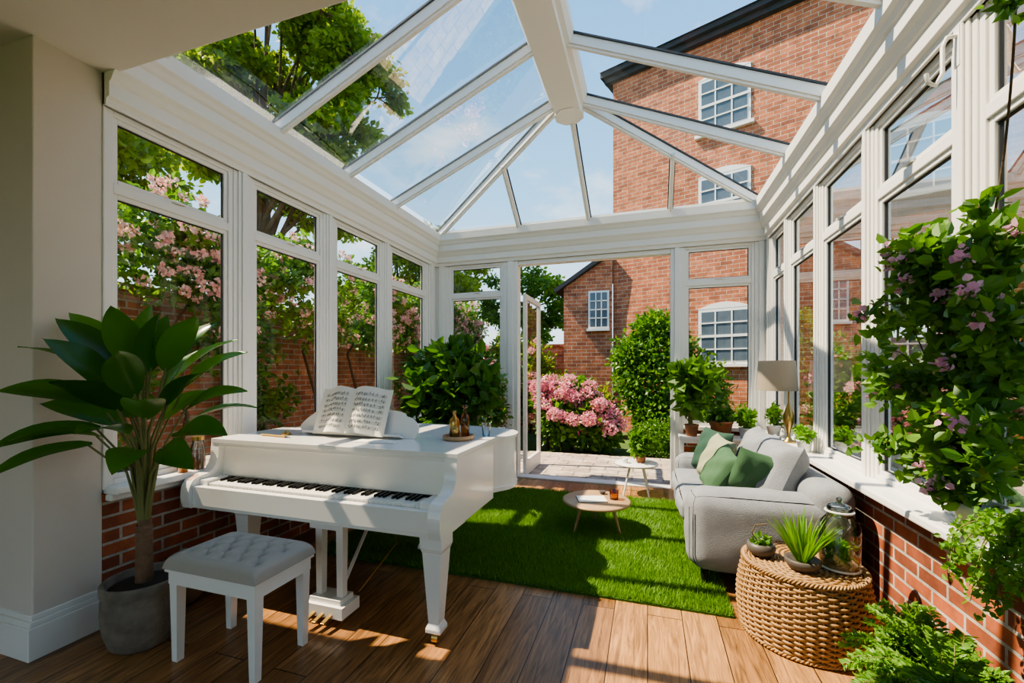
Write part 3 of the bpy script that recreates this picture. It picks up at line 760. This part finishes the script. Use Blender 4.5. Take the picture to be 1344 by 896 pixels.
# ------------------------------------------------------------------ right hand plants
mb=MB();x,y=1.27,2.20
mb.lathe([(.001,0),(.055,0),(.078,.12),(.08,.15),(.072,.15),(.07,.13),(.001,.13)],x,y,28,0,z=.82)
LP=[];FP=[]
for k in range(56):
    u_=rng.random()
    tz_=.98+1.15*u_**.85
    wdt=.54*math.sin(math.pi*min(1,(tz_-.80)/1.45))+.06
    ty=y+.08+rng.uniform(-1,1)*wdt
    tx=rng.uniform(1.02,1.26)
    zb=.97+ (tz_-.97)*rng.uniform(.3,.65)
    p=[(x-.02,y,.95),(1.24+rng.normal()*.012,y+(ty-y)*.25,zb),((tx+1.24)/2,y+(ty-y)*.65,tz_+.02),(tx,ty,tz_-.04*rng.random())]
    pc=catmull(p,6);mb.tube(pc,[.005*(1-.75*i/len(pc)) for i in range(len(pc))],5,1)
    for i,q in enumerate(pc[6:]):
        m_=4+int(i*.42)
        for _ in range(m_): LP.append(np.array(q)+rng.normal(size=3)*.028)
    if k%5<2:
        c_=np.array(pc[-1])+np.array([-.03,-.02,.015])
        for _ in range(18): FP.append(c_+rng.normal(size=3)*.014)
vine=catmull([(x,y,.95),(1.28,2.25,1.6),(1.28,2.1,2.3),(1.24,1.98,2.78),(1.2,1.95,2.80)],8)
mb.tube(vine,.004,6,1)
for q in vine[-9:]:
    for _ in range(6): LP.append(np.array(q)+rng.normal(size=3)*.03)
LP=np.array(LP);LP[:,0]=np.minimum(LP[:,0],1.29)
mb.leaves(LP,rng.normal(size=LP.shape)*.6,.054,2,.36)
FP=np.array(FP);mb.leaves(FP,rng.normal(size=FP.shape)*.6,.024,3,.55)
mb.build('flowering_jasmine_plant',[WHITEPOT,BARK,LEAF_A,LILAC])
mb=MB();x,y=1.27,1.90
mb.lathe([(.001,0),(.05,0),(.07,.1),(.072,.12),(.065,.12),(.001,.1)],x,y,24,0,z=.822)
P=[]
for k in range(18):
    yy_=y+rng.uniform(-.16,.24);ln=rng.uniform(.02,.22)
    p=[(x-.02,y,.93),(x-.07,(y+yy_)/2,.96+rng.random()*.04),(1.165-rng.random()*.04,yy_,.87),(1.15-rng.random()*.04,yy_+rng.normal()*.03,.86-ln)]
    pc=catmull(p,6);mb.tube(pc,.002,5,1)
    P+=[q+rng.normal(size=3)*.014 for q in pc[4:] for _ in range(4)]
P=np.array(P);mb.leaves(P,rng.normal(size=P.shape)*.6,.024,2,.45)
mb.build('trailing_pothos',[WHITEPOT,STEM,LEAF_F])
def fern(name,x,y,z,R,n,potm):
    mb=MB();mb.lathe([(.001,0),(.13,0),(.17,z*.9),(.18,z),(.165,z),(.16,z*.9),(.001,z*.9)],x,y,30,0)
    for k in range(n):
        a=rng.uniform(0,2*math.pi);e=rng.uniform(.5,1.45);L=R*rng.uniform(.7,1.15)
        if math.cos(a)>0: L*=1-.5*math.cos(a)
        pts=[];p=np.array([x+.04*math.cos(a),y+.04*math.sin(a),z*.95]);d=np.array([math.cos(a)*math.cos(e),math.sin(a)*math.cos(e),math.sin(e)])
        m=14
        for i in range(m+1):
            pts.append(p.copy());p=p+d*L/m;d[2]-=.11;d/=np.linalg.norm(d)
        mb.tube(pts,.002,4,1,caps=False)
        P=[];D=[]
        sd=np.array([-math.sin(a),math.cos(a),0])
        for i in range(2,m+1):
            for q in (0,.33,.66):
                pp=pts[i-1]*(1-q)+pts[i]*q
                for sg in (-1,1):
                    for r in (0,.5):
                        P.append(pp+sg*sd*r*.05*(1-i/m*.6));D.append(sg*sd*(1)+(pts[i]-pts[i-1])/np.linalg.norm(pts[i]-pts[i-1])*.5)
        P=np.array(P);D=np.array(D)
        mb.leaves(P,D*1.6,.026,2,.26,spread=.45)
    return mb.build(name,[potm,STEM,LEAF_F])
fern('potted_fern',1.11,2.06,.27,.31,120,TERRA)
mb=MB();yh=2.46
mb.tube([(1.345,yh,3.02),(1.30,yh,3.02),(1.285,yh,2.98),(1.285,yh,2.86),(1.26,yh,2.81),(1.23,yh,2.83),(1.225,yh,2.87)],.009,8,0);mb.box(1.335,1.355,yh-.02,yh+.02,2.88,3.06);mb.build('wall_hook',[WHITE])

# ------------------------------------------------------------------ garden
GROUND=pbr('lawn_ground',(.08,.15,.03),.95,var=.3,nscale=3,bump=.5,bscale=30)
mb=MB();mb.box(-40,40,-30,60,-.5,-.10);mb.build('garden_ground',[GROUND])
mb=MB();mb.box(-3.9,1.9,YE+.26,7.9,-.12,-.02);mb.box(-3.9,XL-.31,1.7,YE+.26,-.12,-.02);mb.build('patio',[PAVE])
mb=MB();mb.box(-5.45,-5.2,1.7,11.9,-.1,2.35,0);mb.box(-5.5,-5.17,1.7,11.9,2.35,2.42,1);mb.build('garden_wall',[BRK_G,BRK_G])
mb=MB();mb.box(-5.1,-2.2,12.0,12.25,-.1,2.2);mb.box(-5.1,-2.2,11.96,12.28,2.2,2.27);mb.build('garden_wall',[BRK_H])
blobs=[]
for k in range(66):
    y=rng.uniform(2.3,11.0);z=rng.uniform(2.1,3.15);blobs.append((-4.60+rng.normal()*.04,y,z,.30,.42,.33))
for k in range(22):
    y=rng.uniform(2.3,11.0);z=rng.uniform(.6,1.9);blobs.append((-4.85,y,z,.14,.3,.3))
for k in range(22):
    y=rng.uniform(2.3,11.0);z=rng.uniform(.1,.4);blobs.append((-4.55+rng.normal()*.03,y,z,.25,.4,.35))
mb=MB();mb.cloud(blobs,33000,.085,0,hollow=.35)
P=[]
for k in range(470):
    b=blobs[rng.integers(0,66)];d=rng.normal(size=3);d[0]=abs(d[0])+.3;d/=np.linalg.norm(d)
    P.append((b[0]+d[0]*b[3],b[1]+d[1]*b[4],b[2]+d[2]*b[5],.045,.045,.04))
mb.cloud(P,9000,.042,1,hollow=.5,aspect=.5)
for k in range(9):
    y=2.3+k*1.0;mb.tube([(-5.0,y,-.1),(-4.95,y+.2,1),(-4.95,y-.1,1.8),(-4.7,y+.3,2.6)],[.03,.025,.02,.01],6,2)
mb.build('climbing_rose_hedge',[LEAF_A,PINKL,BARK])

def tree(name,base,top,blobs,n,size,mats,r=.22,hollow=.2,sub=5,seed=0,br=.45):
    mb=MB();base=np.array(base,float);top=np.array(top,float)
    mid=(base+top)/2+np.array([.2,.1,0])
    mb.tube(catmull([base,mid,top],4),[r*(1-.06*i) for i in range(9)],10,1)
    B=[]
    for b in blobs:
        c=np.array(b[:3]);t=rng.uniform(.45,1);s=base+(top-base)*t
        m=(s+c)/2+np.array([0,0,.25])+rng.normal(size=3)*.2
        mb.tube(catmull([s,m,c],4),[r*.35*(1-.1*i) for i in range(9)],6,1)
        for k in range(sub):
            d=rng.normal(size=3);d/=np.linalg.norm(d);q=c+d*np.array(b[3:6])*rng.uniform(.5,1)
            mb.tube([c,(c+q)/2+rng.normal(size=3)*.08,q],[r*.12,r*.07,r*.03],5,1)
            B.append((q[0],q[1],q[2],b[3]*br,b[4]*br,b[5]*br*.85))
    mb.cloud(B,n,size,0,hollow=hollow,aspect=.34,down=.3)
    mb.build(name,mats)
def canopy(c,R,k,br):
    out=[]
    for i in range(k):
        d=rng.normal(size=3);d/=np.linalg.norm(d);q=rng.uniform(.3,1)**.6
        out.append((c[0]+d[0]*R[0]*q,c[1]+d[1]*R[1]*q,c[2]+d[2]*R[2]*q,br,br,br*.8))
    return out
# large mature tree well behind the side wall
tree('garden_tree',(-15.6,13.8,-.1),(-15.2,13.8,11.0),canopy((-14.7,13.9,13.0),(4.3,4.5,5.2),52,1.5),60000,.22,[LEAF_T,BARK],.34,br=.42)
tree('garden_tree',(-9.2,3.6,-.1),(-8.9,3.8,4.6),canopy((-8.6,3.6,4.9),(1.6,2.0,1.3),16,.8),16000,.13,[LEAF_T,BARK],.13)
tree('garden_tree',(-9.6,14.8,-.1),(-9.4,14.8,5),canopy((-9.0,14.8,5.0),(3.2,2.0,2.2),22,1.1),21000,.15,[LEAF_T,BARK],.2)
tree('garden_tree',(-4.6,16.5,-.1),(-4.5,16.5,4),canopy((-4.3,16.5,4.2),(1.8,1.2,1.4),11,.8),8000,.14,[LEAF_A,BARK],.15)

def bush(name,blobs,n,size,mats,fl=0,fr=.09,hol=.5,pn=70):
    mb=MB();mb.cloud(blobs,n,size,0,hollow=hol,aspect=.36)
    for b in blobs:
        mb.tube([(b[0],b[1],-.1),(b[0],b[1],b[2])],[.04,.015],6,1)
    if fl:
        P=[]
        for k in range(fl):
            b=blobs[rng.integers(0,len(blobs))];d=rng.normal(size=3);d[1]=-abs(d[1]);d[2]=abs(d[2])*.8;d/=np.linalg.norm(d)
            P.append((b[0]+d[0]*b[3]*1.1,b[1]+d[1]*b[4]*1.15,b[2]+d[2]*b[5]*1.1,fr,fr,fr*.8))
        mb.cloud(P,fl*pn,.045,2,hollow=.85,aspect=.5)
    mb.build(name,mats)
bush('hydrangea_bush',[(-1.65,8.4,.55,.42,.4,.5),(-1.15,8.4,.55,.42,.4,.5),(-1.45,8.6,.98,.45,.4,.40),(-.85,8.4,.35,.32,.35,.4),(-1.95,8.6,.9,.3,.3,.45)],5500,.12,[LEAF_A,BARK,PINK],52,.125,pn=150)
bush('laurel_bush',[(.05,9.6,1.2,.7,.5,.75),(.4,9.7,1.9,.6,.45,.6),(-.3,9.7,1.8,.45,.45,.5),(.3,9.4,.5,.6,.4,.6),(1.0,9.6,1.0,.6,.45,.8),(.15,9.8,2.4,.45,.4,.4)],13000,.10,[LEAF_A,BARK])
bush('box_hedge',[(.1,8.4,.25,.3,.3,.33),(.55,8.4,.3,.35,.3,.38),(1.1,8.4,.35,.4,.3,.42),(1.7,8.4,.4,.4,.35,.5)],6500,.05,[LEAF_A,BARK],hol=.75)
bush('flowering_shrub',[(-3.55,8.5,.7,.45,.4,.75),(-3.1,8.6,.8,.4,.4,.8),(-3.7,8.9,1.5,.4,.4,.6),(-3.0,9.0,1.3,.3,.35,.5)],8500,.10,[LEAF_B,BARK,PINK],30,.08)
bush('garden_shrub',[(-2.1,10.6,.7,.6,.35,.7),(-2.9,10.8,1.2,.7,.4,1.0),(-3.5,10.8,1.5,.5,.4,1.1),(-1.3,10.6,.6,.5,.35,.6)],6500,.12,[LEAF_T,BARK,PINK],24,.08)
bush('side_shrub',[(2.6,6.0,.6,.45,.8,.7),(2.8,4.6,.7,.45,.9,.8),(2.7,3.2,.5,.4,.7,.6),(2.7,7.1,.9,.5,.5,.9)],8000,.09,[LEAF_A,BARK,PINK],26,.07)

WPANE=pbr('dark_window_pane',(.12,.16,.2),.06,var=.2)
mb=MB()
mb.add([(-2.17,11.5,-.1),(-.88,11.5,-.1),(-.88,11.5,4.56),(-2.17,11.5,3.75)],np.array([(0,1,2,3)]),0)
mb.add([(-2.17,11.5,-.1),(-2.17,15,-.1),(-2.17,15,3.75),(-2.17,11.5,3.75)],np.array([(3,2,1,0)]),0)
mb.beam((-2.4,11.42,3.66),(-.93,11.42,4.62),.14,.10,1)
mb.add([(-2.4,11.4,3.66),(-.93,11.4,4.62),(-.93,15,4.62),(-2.4,15,3.66)],np.array([(0,1,2,3)]),1)
mb.box(-1.50,-.96,11.44,11.5,2.62,3.62,2);mb.box(-1.45,-1.01,11.43,11.445,2.67,3.57,3)
for xx in (-1.30,-1.155): mb.box(xx-.012,xx+.012,11.41,11.44,2.67,3.57,2)
for zz in (2.9,3.12,3.35): mb.box(-1.45,-1.01,11.41,11.44,zz-.012,zz+.012,2)
mb.box(-1.54,-.95,11.38,11.5,2.56,2.62,2)
mb.build('brick_outbuilding',[BRK_H,SLATE,WHITE,WPANE])
mb=MB();HZ=9.2
mb.box(0,13,0,6,-.1,HZ,0)
mb.box(-.25,13.2,-.25,6.2,HZ,HZ+.12,1);mb.box(-.18,13.1,-.14,0,HZ-.12,HZ,1)
mb.prism([(-.3,HZ+.12),(6.3,HZ+.12),(3,HZ+2.6)],'x',-.25,13.2,1)
def hwin(a0,a1,z0,z1):
    mb.box(a0-.03,a1+.03,-.03,.0,z0-.03,z1+.03,2);mb.box(a0+.04,a1-.04,-.045,-.03,z0+.04,z1-.04,3)
    for i in (1,2): 
        x=a0+(a1-a0)*i/3;mb.box(x-.014,x+.014,-.06,-.045,z0,z1,2)
    for i in (1,2,3):
        z=z0+(z1-z0)*i/4;w=.014 if i!=2 else .028;mb.box(a0,a1,-.065,-.045,z-w,z+w,2)
    mb.box(a0-.1,a1+.1,-.10,0,z0-.1,z0-.03,2)
    ar=[(a0-.06+ (a1-a0+.12)*t,z1+.03+.14*math.sin(math.pi*t)) for t in np.linspace(0,1,12)]
    mb.prism(ar[::-1],'y',-.035,0,2)
for a in (2.17,5.4,8.2):
    for z in (7.0,4.75,1.7): hwin(a,a+1.02,z,z+1.2)
mb.build('brick_house',[BRK_H,SLATE,WHITE,WPANE],loc=(-.87,11.6,0),rotz=math.radians(-20))

# ------------------------------------------------------------------ light, sky
sun=bpy.data.lights.new('sun','SUN');sun.energy=8.8;sun.angle=math.radians(.55);sun.color=(1,.89,.73)
so=bpy.data.objects.new('sun',sun);scene.collection.objects.link(so)
d=Vector((-.58,-.07,.81));so.rotation_euler=d.to_track_quat('Z','Y').to_euler();so.location=(-8,-2,12)
w=bpy.data.worlds.new('sky');scene.world=w;w.use_nodes=True;nt=w.node_tree;L=nt.links
bg=nt.nodes['Background'];tc=N(nt,'ShaderNodeTexCoord');sp=N(nt,'ShaderNodeSeparateXYZ');L.new(tc.outputs['Generated'],sp.inputs[0])
cr=N(nt,'ShaderNodeValToRGB');e=cr.color_ramp.elements
e[0].position=0;e[0].color=(.66,.80,.92,1);e[1].position=.9;e[1].color=(.06,.25,.64,1)
x=cr.color_ramp.elements.new(.38);x.color=(.24,.52,.86,1)
L.new(sp.outputs[2],cr.inputs[0])
no=N(nt,'ShaderNodeTexNoise');no.inputs['Scale'].default_value=3.6;no.inputs['Detail'].default_value=9;no.inputs['Roughness'].default_value=.6
mp=N(nt,'ShaderNodeMapping');mp.inputs['Scale'].default_value=(1,1,2.2);L.new(tc.outputs['Generated'],mp.inputs[0]);L.new(mp.outputs[0],no.inputs['Vector'])
r2=N(nt,'ShaderNodeValToRGB');r2.color_ramp.elements[0].position=.53;r2.color_ramp.elements[1].position=.82
r2.color_ramp.elements[1].color=(.8,.8,.8,1)
L.new(no.outputs['Fac'],r2.inputs[0])
mx=N(nt,'ShaderNodeMix',data_type='RGBA');L.new(r2.outputs[0],mx.inputs[0]);L.new(cr.outputs[0],mx.inputs[6]);mx.inputs[7].default_value=(.97,.96,.95,1)
L.new(mx.outputs[2],bg.inputs['Color']);bg.inputs['Strength'].default_value=1.5

cam=bpy.data.cameras.new('camera');cam.sensor_width=36;cam.lens=36*562/1344;cam.shift_y=39/1344;cam.clip_start=.05;cam.clip_end=300
co=bpy.data.objects.new('camera',cam);scene.collection.objects.link(co);co.location=(0,0,1.5)
co.rotation_euler=(math.pi/2,0,math.radians(17.57));scene.camera=co
vs=scene.view_settings
vs.view_transform='AgX'
try: vs.look='AgX - Medium High Contrast'
except Exception as ex: print(ex)
vs.exposure=.48
try:
    vs.use_white_balance=True;vs.white_balance_temperature=7500
except Exception as ex: print(ex)
